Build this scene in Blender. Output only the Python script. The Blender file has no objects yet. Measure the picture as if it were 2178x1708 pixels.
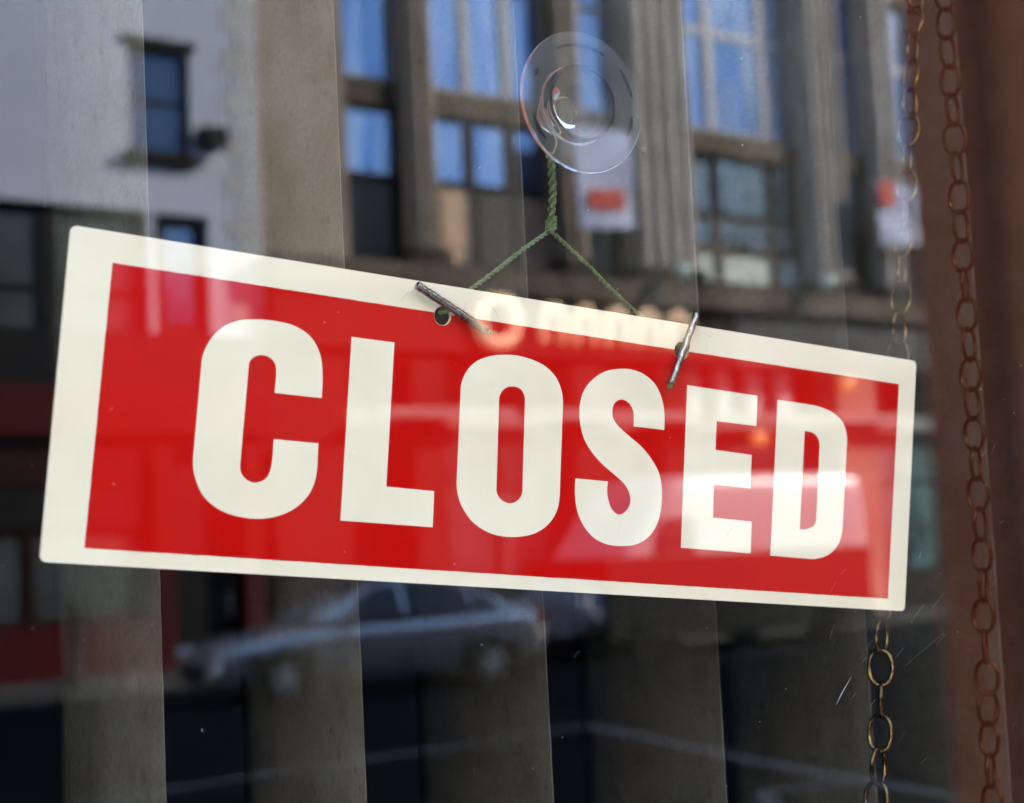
import bpy, bmesh, math, random
from mathutils import Vector, Matrix
random.seed(7)
R = math.radians
sc = bpy.context.scene
C = sc.collection

# ------------------------------------------------------------------ camera
# x runs along the shop glass (right), y into the shop, z up; the glass' outer face is y = 0, the street lies at y < 0
cam_d = bpy.data.cameras.new('camera')
cam = bpy.data.objects.new('camera', cam_d); C.objects.link(cam)
YAW, PITCH, ROLL = R(31), R(5.3), R(2.75)
fwd = Vector((math.sin(YAW)*math.cos(PITCH), math.cos(YAW)*math.cos(PITCH), math.sin(PITCH)))
right0 = Vector((math.cos(YAW), -math.sin(YAW), 0)); up0 = right0.cross(fwd)
right = right0*math.cos(ROLL) - up0*math.sin(ROLL); up = right.cross(fwd)
CAM = Vector((0, -.471, 1.6))
mw = Matrix.Identity(4)
for i in range(3):
    mw[i][0], mw[i][1], mw[i][2], mw[i][3] = right[i], up[i], -fwd[i], CAM[i]
cam.matrix_world = mw
cam_d.sensor_fit = 'HORIZONTAL'; cam_d.sensor_width = 36; cam_d.lens = 36*3600/2178
cam_d.clip_start = .02; cam_d.clip_end = 3000
cam_d.dof.use_dof = True; cam_d.dof.focus_distance = .60; cam_d.dof.aperture_fstop = 11.5
sc.camera = cam

# ------------------------------------------------------------------ sky, sun, exposure
TH = R(6)                      # the street opposite runs at a small angle to the shop glass
EX = Vector((math.cos(TH), -math.sin(TH), 0)); OU = Vector((-math.sin(TH), -math.cos(TH), 0))
sun_dir = (EX*.80 - OU*.42 + Vector((0, 0, .48))).normalized()
elev = math.asin(sun_dir.z)
w = bpy.data.worlds.new('World'); sc.world = w; w.use_nodes = True
nt = w.node_tree; bg = nt.nodes['Background']
sky = nt.nodes.new('ShaderNodeTexSky'); sky.sky_type = 'NISHITA'; sky.sun_disc = False
sky.sun_elevation = elev; sky.sun_rotation = math.atan2(sun_dir.x, sun_dir.y)
sky.altitude = 50; sky.air_density = 1.0; sky.dust_density = .4; sky.ozone_density = 2.0
nt.links.new(sky.outputs[0], bg.inputs[0]); bg.inputs[1].default_value = .14
sd = bpy.data.lights.new('sun', 'SUN'); sd.energy = 3.6; sd.angle = R(.5); sd.color = (1, .94, .84)
so = bpy.data.objects.new('sun', sd); C.objects.link(so)
so.rotation_euler = sun_dir.to_track_quat('Z', 'Y').to_euler(); so.location = sun_dir*50
sc.view_settings.view_transform = 'Standard'; sc.view_settings.look = 'None'
sc.view_settings.exposure = 3.85; sc.view_settings.gamma = 1.0
sc.cycles.max_bounces = 10; sc.cycles.transparent_max_bounces = 16; sc.cycles.glossy_bounces = 6
sc.cycles.sample_clamp_indirect = 6; sc.cycles.use_denoising = True

# ------------------------------------------------------------------ materials
def mat(name, col, rough=.6, metal=0, spec=.5, noise=0, nscale=10, bump=0, bscale=40, stretch=(1, 1, 1), col2=None, emit=None, estr=0, coat=0, sheen=0):
    m = bpy.data.materials.new(name); m.use_nodes = True
    t = m.node_tree; p = t.nodes['Principled BSDF']
    p.inputs['Base Color'].default_value = (*col, 1); p.inputs['Roughness'].default_value = rough
    p.inputs['Metallic'].default_value = metal; p.inputs['Specular IOR Level'].default_value = spec
    p.inputs['Coat Weight'].default_value = coat
    if emit: p.inputs['Emission Color'].default_value = (*emit, 1); p.inputs['Emission Strength'].default_value = estr
    tc = t.nodes.new('ShaderNodeTexCoord'); mp = t.nodes.new('ShaderNodeMapping')
    mp.inputs['Scale'].default_value = stretch; t.links.new(tc.outputs['Object'], mp.inputs[0])
    if noise or col2:
        n = t.nodes.new('ShaderNodeTexNoise'); n.inputs['Scale'].default_value = nscale; n.inputs['Detail'].default_value = 6
        t.links.new(mp.outputs[0], n.inputs['Vector'])
        r = t.nodes.new('ShaderNodeValToRGB'); t.links.new(n.outputs[0], r.inputs[0])
        r.color_ramp.elements[0].position = .35; r.color_ramp.elements[1].position = .65
        a = col if col2 else tuple(c*(1-noise) for c in col); b = col2 or tuple(min(1, c*(1+noise)) for c in col)
        r.color_ramp.elements[0].color = (*a, 1); r.color_ramp.elements[1].color = (*b, 1)
        t.links.new(r.outputs[0], p.inputs['Base Color'])
    if bump:
        n = t.nodes.new('ShaderNodeTexNoise'); n.inputs['Scale'].default_value = bscale; n.inputs['Detail'].default_value = 5
        t.links.new(mp.outputs[0], n.inputs['Vector'])
        b = t.nodes.new('ShaderNodeBump'); b.inputs['Strength'].default_value = bump; b.inputs['Distance'].default_value = 1/bscale*.3
        t.links.new(n.outputs[0], b.inputs['Height']); t.links.new(b.outputs[0], p.inputs['Normal'])
    return m

def glass_mat(name, ior=1.52, tint=(.97, .985, .975), rough=0.0, dirt=0.0):
    """clear pane: Fresnel mirror over a clear view through, the same from both of its faces"""
    m = bpy.data.materials.new(name); m.use_nodes = True; t = m.node_tree; t.nodes.clear()
    o = t.nodes.new('ShaderNodeOutputMaterial'); mx = t.nodes.new('ShaderNodeMixShader')
    tr = t.nodes.new('ShaderNodeBsdfTransparent'); tr.inputs[0].default_value = (*tint, 1)
    gl = t.nodes.new('ShaderNodeBsdfGlossy'); gl.inputs['Roughness'].default_value = rough
    fr = t.nodes.new('ShaderNodeFresnel'); ge = t.nodes.new('ShaderNodeNewGeometry')
    ma = t.nodes.new('ShaderNodeMath'); ma.operation = 'MULTIPLY_ADD'
    ma.inputs[1].default_value = 1/ior - ior; ma.inputs[2].default_value = ior
    t.links.new(ge.outputs['Backfacing'], ma.inputs[0]); t.links.new(ma.outputs[0], fr.inputs['IOR'])
    t.links.new(fr.outputs[0], mx.inputs[0]); t.links.new(tr.outputs[0], mx.inputs[1]); t.links.new(gl.outputs[0], mx.inputs[2])
    t.links.new(mx.outputs[0], o.inputs[0])
    return m

M = {}
def mk(n, *a, **k): M[n] = mat(n, *a, **k)

# ------------------------------------------------------------------ helpers
def link(name, me, m=None, parent=None, smooth=False):
    o = bpy.data.objects.new(name, me); C.objects.link(o)
    if m is not None: me.materials.append(m)
    if smooth:
        for p in me.polygons: p.use_smooth = True
    if parent is not None: o.parent = parent
    return o
def tag(o, label=None, category=None, group=None, kind=None):
    cat = category
    for k, v in (('label', label), ('category', cat), ('group', group), ('kind', kind)):
        if v: o[k] = v
    return o
def empty(name, loc=(0, 0, 0), rz=0, **k):
    o = bpy.data.objects.new(name, None); C.objects.link(o); o.location = loc; o.rotation_euler = (0, 0, rz); o.empty_display_size = .05
    return tag(o, **k)
class MB:
    """collects boxes, tubes, prisms into one mesh"""
    def __init__(s): s.v = []; s.f = []
    def add(s, v, f):
        n = len(s.v); s.v += [tuple(p) for p in v]; s.f += [tuple(i+n for i in q) for q in f]; return s
    def box(s, a, b):
        x0, x1 = sorted((a[0], b[0])); y0, y1 = sorted((a[1], b[1])); z0, z1 = sorted((a[2], b[2]))
        v = [(x, y, z) for z in (z0, z1) for y in (y0, y1) for x in (x0, x1)]
        return s.add(v, [(0, 2, 3, 1), (4, 5, 7, 6), (0, 1, 5, 4), (2, 6, 7, 3), (0, 4, 6, 2), (1, 3, 7, 5)])
    def prism(s, poly, y0, y1):
        """polygon given in x,z, run from y0 to y1"""
        n = len(poly); v = [(x, y0, z) for x, z in poly] + [(x, y1, z) for x, z in poly]
        return s.add(v, [tuple(range(n))[::-1], tuple(range(n, 2*n))] + [(i, (i+1) % n, n+(i+1) % n, n+i) for i in range(n)])
    def tube(s, pts, r, n=8, cap=True, closed=False):
        pts = [Vector(p) for p in pts]; k = len(pts); rings = []; ref = None
        for i, p in enumerate(pts):
            a = pts[(i-1) % k] if (closed or i) else p; b = pts[(i+1) % k] if (closed or i < k-1) else p
            d = (b-a).normalized()
            if ref is None: ref = d.orthogonal().normalized()
            ref = (ref - d*ref.dot(d)).normalized(); q = d.cross(ref)
            rr = r(i/(k-1)) if callable(r) else r
            rings.append([p + ref*math.cos(2*math.pi*j/n)*rr + q*math.sin(2*math.pi*j/n)*rr for j in range(n)])
        v = [x for g in rings for x in g]; f = []
        for i in range(k if closed else k-1):
            for j in range(n):
                a = i*n+j; b = i*n+(j+1) % n; i2 = (i+1) % k
                f.append((a, b, i2*n+(j+1) % n, i2*n+j))
        if cap and not closed: f += [tuple(range(n))[::-1], tuple(range((k-1)*n, k*n))]
        return s.add(v, f)
    def lathe(s, prof, n=48, axis='z', c=(0, 0, 0)):
        """prof: (radius, height) pairs"""
        v = []; f = []
        for r, h in prof:
            for j in range(n):
                a = 2*math.pi*j/n; x, y = r*math.cos(a), r*math.sin(a)
                v.append({'z': (c[0]+x, c[1]+y, c[2]+h), 'y': (c[0]+x, c[1]+h, c[2]+y), 'x': (c[0]+h, c[1]+x, c[2]+y)}[axis])
        for i in range(len(prof)-1):
            for j in range(n): f.append((i*n+j, i*n+(j+1) % n, (i+1)*n+(j+1) % n, (i+1)*n+j))
        f.append(tuple(range(n))[::-1]); f.append(tuple(range((len(prof)-1)*n, len(prof)*n)))
        return s.add(v, f)
    def mesh(s, name):
        me = bpy.data.meshes.new(name); me.from_pydata(s.v, [], s.f)
        bm = bmesh.new(); bm.from_mesh(me); bmesh.ops.recalc_face_normals(bm, faces=bm.faces); bm.to_mesh(me); bm.free()
        return me
    def build(s, name, m, parent=None, smooth=False, bevel=0):
        me = s.mesh(name)
        if bevel:
            bm = bmesh.new(); bm.from_mesh(me)
            bmesh.ops.bevel(bm, geom=bm.edges[:], offset=bevel, segments=2, affect='EDGES', profile=.6)
            bm.to_mesh(me); bm.free()
        return link(name, me, m, parent, smooth)

def flat(name, loops, depth, m, parent, z=0.0):
    """a flat shape with holes from 2D outlines (metres), run from z to z+depth"""
    cu = bpy.data.curves.new(name, 'CURVE'); cu.dimensions = '2D'; cu.fill_mode = 'BOTH'; cu.extrude = depth/2
    for lp in loops:
        sp = cu.splines.new('POLY'); sp.points.add(len(lp)-1); sp.use_cyclic_u = True
        for p, (x, y) in zip(sp.points, lp): p.co = (x, y, 0, 1)
    o = bpy.data.objects.new(name, cu); C.objects.link(o)
    dg = bpy.context.evaluated_depsgraph_get(); me = bpy.data.meshes.new_from_object(o.evaluated_get(dg))
    bpy.data.objects.remove(o); bpy.data.curves.remove(cu)
    for v in me.vertices: v.co.z += z + depth/2
    me.materials.clear(); me.name = name
    return link(name, me, m, parent)
def smooth_loop(pts, sub=6):
    """pts: (x, y, corner) in mm -> points in m; Catmull-Rom through the round parts, sharp at corners, straight on long runs"""
    n = len(pts); out = []
    for i in range(n):
        p0, p1, p2, p3 = (Vector(pts[j % n][:2]) for j in (i-1, i, i+1, i+2))
        c1, c2 = pts[i][2], pts[(i+1) % n][2]; L = (p2-p1).length
        out.append(p1.copy())
        if c1 and c2: continue
        t1 = Vector((0, 0)) if c1 else (p2-p0); t2 = Vector((0, 0)) if c2 else (p3-p1)
        # scale tangents to the chord
        d1 = t1.normalized()*L if t1.length else (p2-p1); d2 = t2.normalized()*L if t2.length else (p2-p1)
        l0 = (p1-p0).length; l3 = (p3-p2).length
        if not c1 and (L > 28 or l0 > 28): d1 = ((p2-p1) if L > 28 else (p1-p0)).normalized()*L
        if not c2 and (L > 28 or l3 > 28): d2 = ((p2-p1) if L > 28 else (p3-p2)).normalized()*L
        for k in range(1, sub):
            t = k/sub; h1 = 2*t**3-3*t*t+1; h2 = t**3-2*t*t+t; h3 = -2*t**3+3*t*t; h4 = t**3-t*t
            out.append(p1*h1 + d1*h2 + p2*h3 + d2*h4)
    return [(p.x/1000, -p.y/1000) for p in out]

# outlines of the printed letters, millimetres right of / below the sign's top left corner (x, y, corner)
LETTERS = {
    'C': [[(86.8,43.4,1),(86.5,36.2,0),(85,29.2,0),(81.1,23.9,0),(75.1,21.1,0),(68.3,20.4,0),(61.3,20.8,0),(55.4,22.1,0),(50.2,25.2,0),(46.5,30.2,0),(44.8,36.2,0),(44.7,66.6,0),(46.1,73.2,0),(50,79.1,0),(57.6,83.1,0),(68.8,84,0),(78,81.3,0),(84.2,76.1,0),(86.9,69.5,0),(86.9,58.2,1),(71.2,58.3,1),(71.1,66.8,0),(69.7,70.9,0),(65.9,72.7,0),(62,71.2,0),(60.5,67.8,0),(60.6,35.6,0),(61.7,33.2,0),(64.9,31.9,0),(68.3,32.8,0),(70,35.4,0),(70.2,43.5,1)]],
    'L': [[(95.8,22.1,1),(111.7,22,1),(112.7,70.2,1),(130.9,70.3,1),(131.3,82.5,1),(96.9,82.6,1)]],
    'O': [[(154.2,21,0),(161.7,20.7,0),(170.5,22.5,0),(176.3,26.2,0),(179.4,31.4,0),(180.2,36.5,0),(181.3,67.2,0),(180.6,73.2,0),(177.4,78.3,0),(171.7,82,0),(163.5,83.7,0),(155.2,83.3,0),(147.7,80.3,0),(142.9,75.8,0),(140.3,71.2,0),(139.3,65.9,0),(138.3,34.6,0),(139.6,29.4,0),(142.9,25.2,0),(147.9,22.5,0)], [(158.6,31.6,0),(162.6,32.4,0),(164.3,35.9,0),(165.8,67.5,0),(164.6,70.5,0),(161.2,72.2,0),(157.1,70.9,0),(155.2,67.8,0),(153.8,36.5,0),(155.2,33.2,0)]],
    'S': [[(225.1,40.4,1),(224.8,34.8,0),(223.2,29.1,0),(219.8,24.1,0),(214.8,21.1,0),(209.2,19.9,0),(203.6,20.2,0),(197.1,22,0),(191.7,25.8,0),(188.4,30.5,0),(187.3,36.2,0),(188.2,42.3,0),(190.3,47.2,0),(194,51.6,0),(198.8,55.4,0),(205.5,59.4,0),(209.8,62.6,0),(211.9,66.7,0),(211.1,70.3,0),(207.6,72.8,0),(204.2,71.3,0),(202.2,67.9,0),(201.4,64.7,0),(201.5,61.3,1),(187.5,61.3,1),(187.7,66.7,0),(189.1,72.6,0),(192.4,78,0),(197.2,81.9,0),(203,83.8,0),(209.7,84,0),(216.5,82.7,0),(221.8,79.1,0),(225,73.4,0),(225.9,65.1,0),(224.4,57.5,0),(221,52.5,0),(215.7,47.7,0),(210.1,44.4,0),(204.7,41.1,0),(202.2,38.5,0),(201.5,35.7,0),(202.3,32.8,0),(205.3,31.2,0),(208.7,32.3,0),(210.7,34.8,0),(211.2,38.1,0),(211.3,40.4,1)]],
    'E': [[(234.4,22.7,1),(267.9,23.1,1),(268.3,34.7,1),(249.1,34.7,1),(249.3,45.5,1),(266.8,45.9,1),(267,58.6,1),(249.5,58.5,1),(250,70.9,1),(268.6,71.1,1),(268.9,83.1,1),(235.9,83,1)]],
    'D': [[(278,23.6,1),(294.1,23.7,0),(300.4,24.2,0),(307,25.9,0),(312.3,29.6,0),(314.5,36.5,0),(314.4,70.1,0),(313,76.2,0),(308.7,80.8,0),(301.7,83.3,0),(295.8,83.5,0),(278.6,83.4,1)], [(292.4,34.2,1),(296.4,34.5,0),(299.3,36.4,0),(300.4,39.6,0),(300.7,68,0),(299.5,70.6,0),(295.8,72.2,0),(292.5,72.4,1)]],
}

# ------------------------------------------------------------------ material library
mk('sign_cream', (.83, .66, .435), rough=.35, spec=.08, col2=(.88, .71, .475), nscale=22, bump=.05, bscale=90)
mk('sign_red', (.52, .0034, .0018), rough=.30, spec=.05, col2=(.56, .0042, .0022), nscale=14)
mk('crack', (.38, .32, .24), rough=.8)
mk('cord_green', (.085, .115, .035), rough=.9, spec=.1, col2=(.15, .185, .07), nscale=900)
mk('cord_faded', (.20, .21, .11), rough=.9, spec=.1, col2=(.12, .19, .075), nscale=160)
mk('thread_gold', (.50, .33, .13), rough=.7)
mk('bar_metal', (.44, .40, .32), rough=.22, metal=1, bump=.5, bscale=1100, col2=(.13, .115, .09), nscale=900)
mk('brass', (.20, .12, .045), rough=.18, metal=1, col2=(.014, .010, .006), nscale=260, bump=.2, bscale=700)
mk('brass_dull', (.055, .026, .011), rough=.22, metal=1, col2=(.006, .003, .002), nscale=260, bump=.2, bscale=700)
mk('vane_edge', (.13, .11, .075), rough=.9)
mk('rail', (.5, .5, .48), rough=.5)
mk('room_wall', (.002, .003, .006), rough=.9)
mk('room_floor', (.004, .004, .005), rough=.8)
mk('brown_paint', (.50, .090, .036), rough=.6, spec=.1, col2=(.62, .14, .065), nscale=6, bump=.35, bscale=60, stretch=(1, 1, .25))
mk('brown_dark', (.64, .105, .038), rough=.6, spec=.1, col2=(.74, .155, .065), nscale=5, bump=.3, bscale=60, stretch=(1, 1, .25))
mk('dust', (.8, .8, .8), rough=.9)
mk('asphalt', (.0040, .0055, .009), rough=.95, spec=.02, col2=(.008, .009, .013), nscale=3, bump=.5, bscale=50)
mk('paving', (.022, .021, .022), rough=.85, noise=.2, nscale=2)
mk('kerbstone', (.035, .035, .036), rough=.8, noise=.2, nscale=3)
mk('road_paint', (.17, .17, .19), rough=.7, noise=.3, nscale=5)
mk('white_render', (.46, .49, .58), rough=.85, col2=(.40, .43, .51), nscale=.6, bump=.2, bscale=6)
mk('quoin_stone', (.47, .46, .48), rough=.85, col2=(.38, .36, .35), nscale=1.5)
mk('stone', (.22, .158, .112), rough=.85, col2=(.32, .25, .20), nscale=.9, bump=.3, bscale=6)
mk('stone_light', (.27, .225, .195), rough=.85, col2=(.40, .355, .335), nscale=1.1, bump=.3, bscale=6)
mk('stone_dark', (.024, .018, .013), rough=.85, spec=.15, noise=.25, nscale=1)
mk('metal_grey', (.34, .33, .36), rough=.5)
mk('frame_black', (.005, .005, .006), rough=.5, spec=.15)
mk('red_paint', (.052, .0015, .001), rough=.5, spec=.15)
mk('red_dark', (.018, .001, .001), rough=.5, spec=.15)
mk('pane_blue', (.13, .25, .52), rough=.2, metal=.95, bump=.10, bscale=1.2, col2=(.34, .43, .60), nscale=1.6, stretch=(1.6, 1, .35))
mk('pane_grey', (.20, .26, .31), rough=.2, metal=.8, bump=.25, bscale=1.2)
mk('pane_slate', (.07, .10, .16), rough=.2, metal=.8)
mk('pale_bounce_render', (.58, .54, .46), rough=.85, noise=.1, nscale=1)
mk('pale_bounce_paving', (.38, .37, .35), rough=.85, noise=.15, nscale=2)
mk('pane_dark', (.01, .012, .016), rough=.15, spec=.3)
mk('pane_teal', (.10, .19, .20), rough=.2, metal=.3, noise=.5, nscale=1.2)
mk('blind_pale', (.56, .62, .56), rough=.8, noise=.25, nscale=2)
mk('blind_peach', (.58, .38, .25), rough=.8, noise=.2, nscale=1.5)
mk('pane_milky', (.045, .055, .055), rough=.3, noise=.25, nscale=1)
mk('banner_white', (.40, .43, .58), rough=.8)
mk('banner_red', (.55, .05, .04), rough=.8)
mk('lit_letter', (.9, .6, .4), rough=.5, emit=(1, .62, .34), estr=.30)
mk('amber', (.7, .3, .05), rough=.4, emit=(1, .42, .08), estr=.12)
mk('lamp_globe', (.62, .80, .72), rough=.4)
mk('stone_mid', (.12, .092, .068), rough=.85, spec=.15, noise=.4, nscale=1.2)
mk('rim_dark', (.012, .012, .013), rough=.8, spec=.08)
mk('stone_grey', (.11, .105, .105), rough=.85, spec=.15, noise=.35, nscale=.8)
mk('white_paint', (.42, .43, .45), rough=.35)
mk('car_paint', (.66, .69, .76), rough=.32, metal=.75, coat=.6)
mk('rail_cream', (.21, .205, .20), rough=.6)
mk('scratch', (.30, .30, .32), rough=.8)
mk('car_trim', (.02, .02, .022), rough=.6)
mk('tyre', (.010, .010, .011), rough=.9, spec=.08)
mk('alloy', (.88, .88, .9), rough=.4, metal=.2)
mk('car_glass', (.03, .04, .05), rough=.05)
mk('tail_red', (.65, .05, .03), rough=.25)
mk('head_clear', (.92, .92, .95), rough=.12)
mk('fog_amber', (.70, .50, .35), rough=.3)
mk('brick', (.16, .085, .06), rough=.85, noise=.25, nscale=3)
M['glass'] = glass_mat('glass', ior=1.47)

# vane cloth: woven, streaked down its length, slubs and stains
def vane_mat(name, k):
    m = mat(name, (.1, .1, .1), rough=.95, spec=.05); t = m.node_tree; p = t.nodes['Principled BSDF']
    tc = t.nodes.new('ShaderNodeTexCoord')
    def nz(scale, st, lo, hi, det=4):
        mp = t.nodes.new('ShaderNodeMapping'); mp.inputs['Scale'].default_value = st; t.links.new(tc.outputs['Object'], mp.inputs[0])
        n = t.nodes.new('ShaderNodeTexNoise'); n.inputs['Scale'].default_value = scale; n.inputs['Detail'].default_value = det
        t.links.new(mp.outputs[0], n.inputs['Vector'])
        r = t.nodes.new('ShaderNodeMapRange'); r.inputs[1].default_value = lo; r.inputs[2].default_value = hi; t.links.new(n.outputs[0], r.inputs[0]); return r.outputs[0], n.outputs[0]
    a, _ = nz(230, (1, 1, .55), .60, .74)         # dark slub dashes
    b, _ = nz(700, (1, 1, .7), .2, .8)          # thread grain
    c, _ = nz(60, (1, 1, .8), .3, .7)             # broad discolouring
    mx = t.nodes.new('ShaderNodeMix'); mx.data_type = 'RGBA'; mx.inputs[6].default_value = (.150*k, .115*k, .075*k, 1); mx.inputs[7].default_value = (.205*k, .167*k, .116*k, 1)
    t.links.new(c, mx.inputs[0])
    m2 = t.nodes.new('ShaderNodeMix'); m2.data_type = 'RGBA'; m2.blend_type = 'MULTIPLY'; m2.inputs[7].default_value = (.66, .65, .66, 1)
    t.links.new(a, m2.inputs[0]); t.links.new(mx.outputs[2], m2.inputs[6])
    m3 = t.nodes.new('ShaderNodeMix'); m3.data_type = 'RGBA'; m3.blend_type = 'MULTIPLY'; m3.inputs[7].default_value = (.72, .72, .72, 1)
    t.links.new(b, m3.inputs[0]); t.links.new(m2.outputs[2], m3.inputs[6]); t.links.new(m3.outputs[2], p.inputs['Base Color'])
    bp = t.nodes.new('ShaderNodeBump'); bp.inputs['Strength'].default_value = .5; bp.inputs['Distance'].default_value = .0004
    t.links.new(b, bp.inputs['Height']); t.links.new(bp.outputs[0], p.inputs['Normal'])
    return m
for i, k in enumerate((.66, .60, .36)): M['vane%d' % i] = vane_mat('vane_cloth', k)  # cloth darkens to the right: the pier's shade is put into its colour
def cup_mat():
    m = bpy.data.materials.new('clear_plastic'); m.use_nodes = True; p = m.node_tree.nodes['Principled BSDF']
    p.inputs['Base Color'].default_value = (.80, .79, .72, 1); p.inputs['Transmission Weight'].default_value = .96
    p.inputs['Roughness'].default_value = .05; p.inputs['IOR'].default_value = 1.17
    return m
M['cup'] = cup_mat()
mk('cup_dark', (.022, .02, .015), rough=.6, spec=.15)
mk('tab_brown', (.07, .035, .015), rough=.7)

# ------------------------------------------------------------------ the street frame: s along the far side, w away from the shop
def SW(s, w, z=0): return EX*s + OU*w + Vector((0, 0, z))
def place(name, s, w, z=0, rz=0, **k): 
    o = empty(name, SW(s, w, z), -TH+rz, **k); return o
class SB(MB):
    def __init__(self, s0, w0, z0=0): super().__init__(); self.b = (s0, w0, z0)
    def sb(self, s0, s1, w0, w1, z0, z1):
        a = self.b; return self.box((s0-a[0], -(w0-a[1]), z0-a[2]), (s1-a[0], -(w1-a[1]), z1-a[2]))

# ------------------------------------------------------------------ ground, road, pavements
g = MB(); g.box((-900, -900, -.5), (900, 900, 0)); tag(g.build('road', M['asphalt']), kind='structure')
def strip(name, s0, s1, w0, w1, z0, z1, m, **k):
    b = SB(s0, w0); b.sb(s0, s1, w0, w1, z0, z1); o = b.build(name, m); o.location = SW(s0, w0); o.rotation_euler.z = -TH; return tag(o, **k)
strip('pavement', -60, 120, 21.7, 23.98, -.2, .13, M['paving'], kind='structure')
strip('pavement', -60, 120, .75, 3.2, -.2, .13, M['pale_bounce_paving'], kind='structure')  # shop side, out of view: made pale to bounce light up to the sign
strip('kerb', -60, 120, 21.5, 21.7, -.2, .14, M['kerbstone'], kind='structure')
strip('kerb', -60, 120, 3.2, 3.4, -.2, .14, M['kerbstone'], kind='structure')
def line(pts, wd, label):
    b = MB(); o0 = pts[0]
    L = [Vector((s-o0[0], -(q-o0[1]))) for s, q in pts]
    for i in range(len(L)-1):
        d = (L[i+1]-L[i]).normalized(); n = Vector((-d.y, d.x))*wd/2; a, c = L[i]-d*wd*.4*(i > 0), L[i+1]+d*wd*.4*(i < len(L)-2)
        z = .004+.004*i
        b.add([(a.x+n.x, a.y+n.y, z), (a.x-n.x, a.y-n.y, z), (c.x-n.x, c.y-n.y, z), (c.x+n.x, c.y+n.y, z)], [(0, 1, 2, 3)])
    o = b.build('road_marking', M['road_paint']); o.location = SW(*o0); o.rotation_euler.z = -TH
    tag(o, label, 'road marking', kind='structure')
line([(1.5, 10.2), (5.5, 11.4), (10.1, 12.05), (8.75, 7.84), (8.3, 5.9)], .14, 'long white line on the road bending back towards the shop')
line([(6.9, 6.4), (7.94, 7.6), (8.5, 7.4)], .12, 'short white line branching off the bent road line')

# ------------------------------------------------------------------ the shop that holds the window
shop = empty('shop_building', (0, 0, 0), label='brown painted shop front around the window with the closed sign', category='building')
WX0, WX1, WZ0, WZ1 = -1.7, .896, .55, 2.75
b = MB()
b.box((WX1+.012, -.40, 0), (1.6, 6, 3.1)); b.build('pier', M['brown_dark'], shop, bevel=.004)
b = MB(); b.box((WX1-.004, -.425, 0), (1.62, -.355, 3.1)); b.build('pilaster', M['brown_paint'], shop, bevel=.01)
b = MB(); b.box((WX1+.004, -.03, WZ0), (WX1+.0115, -.002, WZ1)); b.build('glazing_bead', M['brown_dark'], shop)
b = MB(); b.box((-2.3, -.40, 0), (WX0, 6, 3.1)); b.build('pier', M['brown_dark'], shop)
b = MB(); b.box((WX0, -.10, 0), (WX1+.012, .10, WZ0)); b.build('stall_riser', M['brown_paint'], shop)
b = MB(); b.box((WX0, -.40, WZ1), (WX1+.012, .12, 3.1)); b.build('window_head', M['brown_dark'], shop)
b = MB(); b.box((-14, -.42, 3.1), (1.62, -.05, 3.9)); b.build('fascia', M['brown_paint'], shop)
b = MB(); b.box((-14, -.38, 3.9), (60, 10, 13)); b.build('upper_wall', M['brick'], shop)
b = MB(); b.box((-14, -.40, 0), (-2.3, 6, 3.1)); b.box((1.62, -.40, 0), (60, 6, 3.1)); b.build('side_wall', M['brick'], shop)
# the dark room behind the glass
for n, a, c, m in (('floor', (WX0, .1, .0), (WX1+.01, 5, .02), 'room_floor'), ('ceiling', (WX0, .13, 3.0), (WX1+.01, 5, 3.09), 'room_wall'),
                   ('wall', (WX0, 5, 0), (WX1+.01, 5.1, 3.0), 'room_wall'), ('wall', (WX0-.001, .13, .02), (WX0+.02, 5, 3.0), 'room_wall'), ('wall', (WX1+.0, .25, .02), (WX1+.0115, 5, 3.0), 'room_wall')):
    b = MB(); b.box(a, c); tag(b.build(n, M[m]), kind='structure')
b = MB(); b.box((WX0, 0, WZ0), (WX1+.011, .006, WZ1))
tag(b.build('window_pane', M['glass']), 'large shop window pane reflecting the street opposite', 'window pane')

# dust specks and scratches on the outer face of the glass
d = MB()
for i in range(240):
    x = random.uniform(.05, .8); z = random.uniform(1.35, 1.95); s = random.choice((.00009, .00012, .00014, .00018)) * random.uniform(.7, 1.2)
    d.add([(x-s, -.0003, z), (x, -.0003, z-s), (x+s, -.0003, z), (x, -.0003, z+s), (x, -.0001, z)], [(0, 1, 2, 3), (1, 0, 4), (2, 1, 4), (3, 2, 4), (0, 3, 4)])
tag(d.build('dust', M['dust']), 'fine white dust specks scattered over the window glass', 'dust', kind='stuff')
SCR = []  # filled in below
for k, seg in enumerate([[(0.4125, 1.5422), (0.4156, 1.5461), (0.4206, 1.5516)], [(0.4287, 1.5402), (0.4315, 1.5427)], [(0.4466, 1.5533), (0.4679, 1.5644)],
        [(0.4531, 1.5709), (0.4592, 1.5758)], [(0.4629, 1.574), (0.4703, 1.5799)], [(0.428, 1.5603), (0.4343, 1.5666)], [(0.4632, 1.5601), (0.4687, 1.5638)]]):
    b = MB(); wd = .00012 if k < 2 else .00006
    b.tube([(x, -.0001, z) for x, z in seg], lambda t, wd=wd: wd*(.25+math.sin(math.pi*min(1, max(0, t)))), n=5)
    SCR.append(b)
sb_ = MB(); rng0 = random.Random(21)
for k in range(36):
    x, z = rng0.gauss(.44, .07), rng0.gauss(1.565, .05); L = rng0.uniform(.001, .006); a = rng0.gauss(.85, .35)
    b = MB(); b.tube([(x, -.0001, z), (x+L*.5*math.cos(a), -.0001, z+L*.5*math.sin(a)+L*.03), (x+L*math.cos(a), -.0001, z+L*math.sin(a))], rng0.choice((.000018, .00003)), n=4); SCR.append(b)
for q in SCR: sb_.add(q.v, q.f)
tag(sb_.build('scratch', M['scratch']), 'cluster of fine diagonal scratches in the glass near the chain', 'scratch', kind='stuff')

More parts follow.
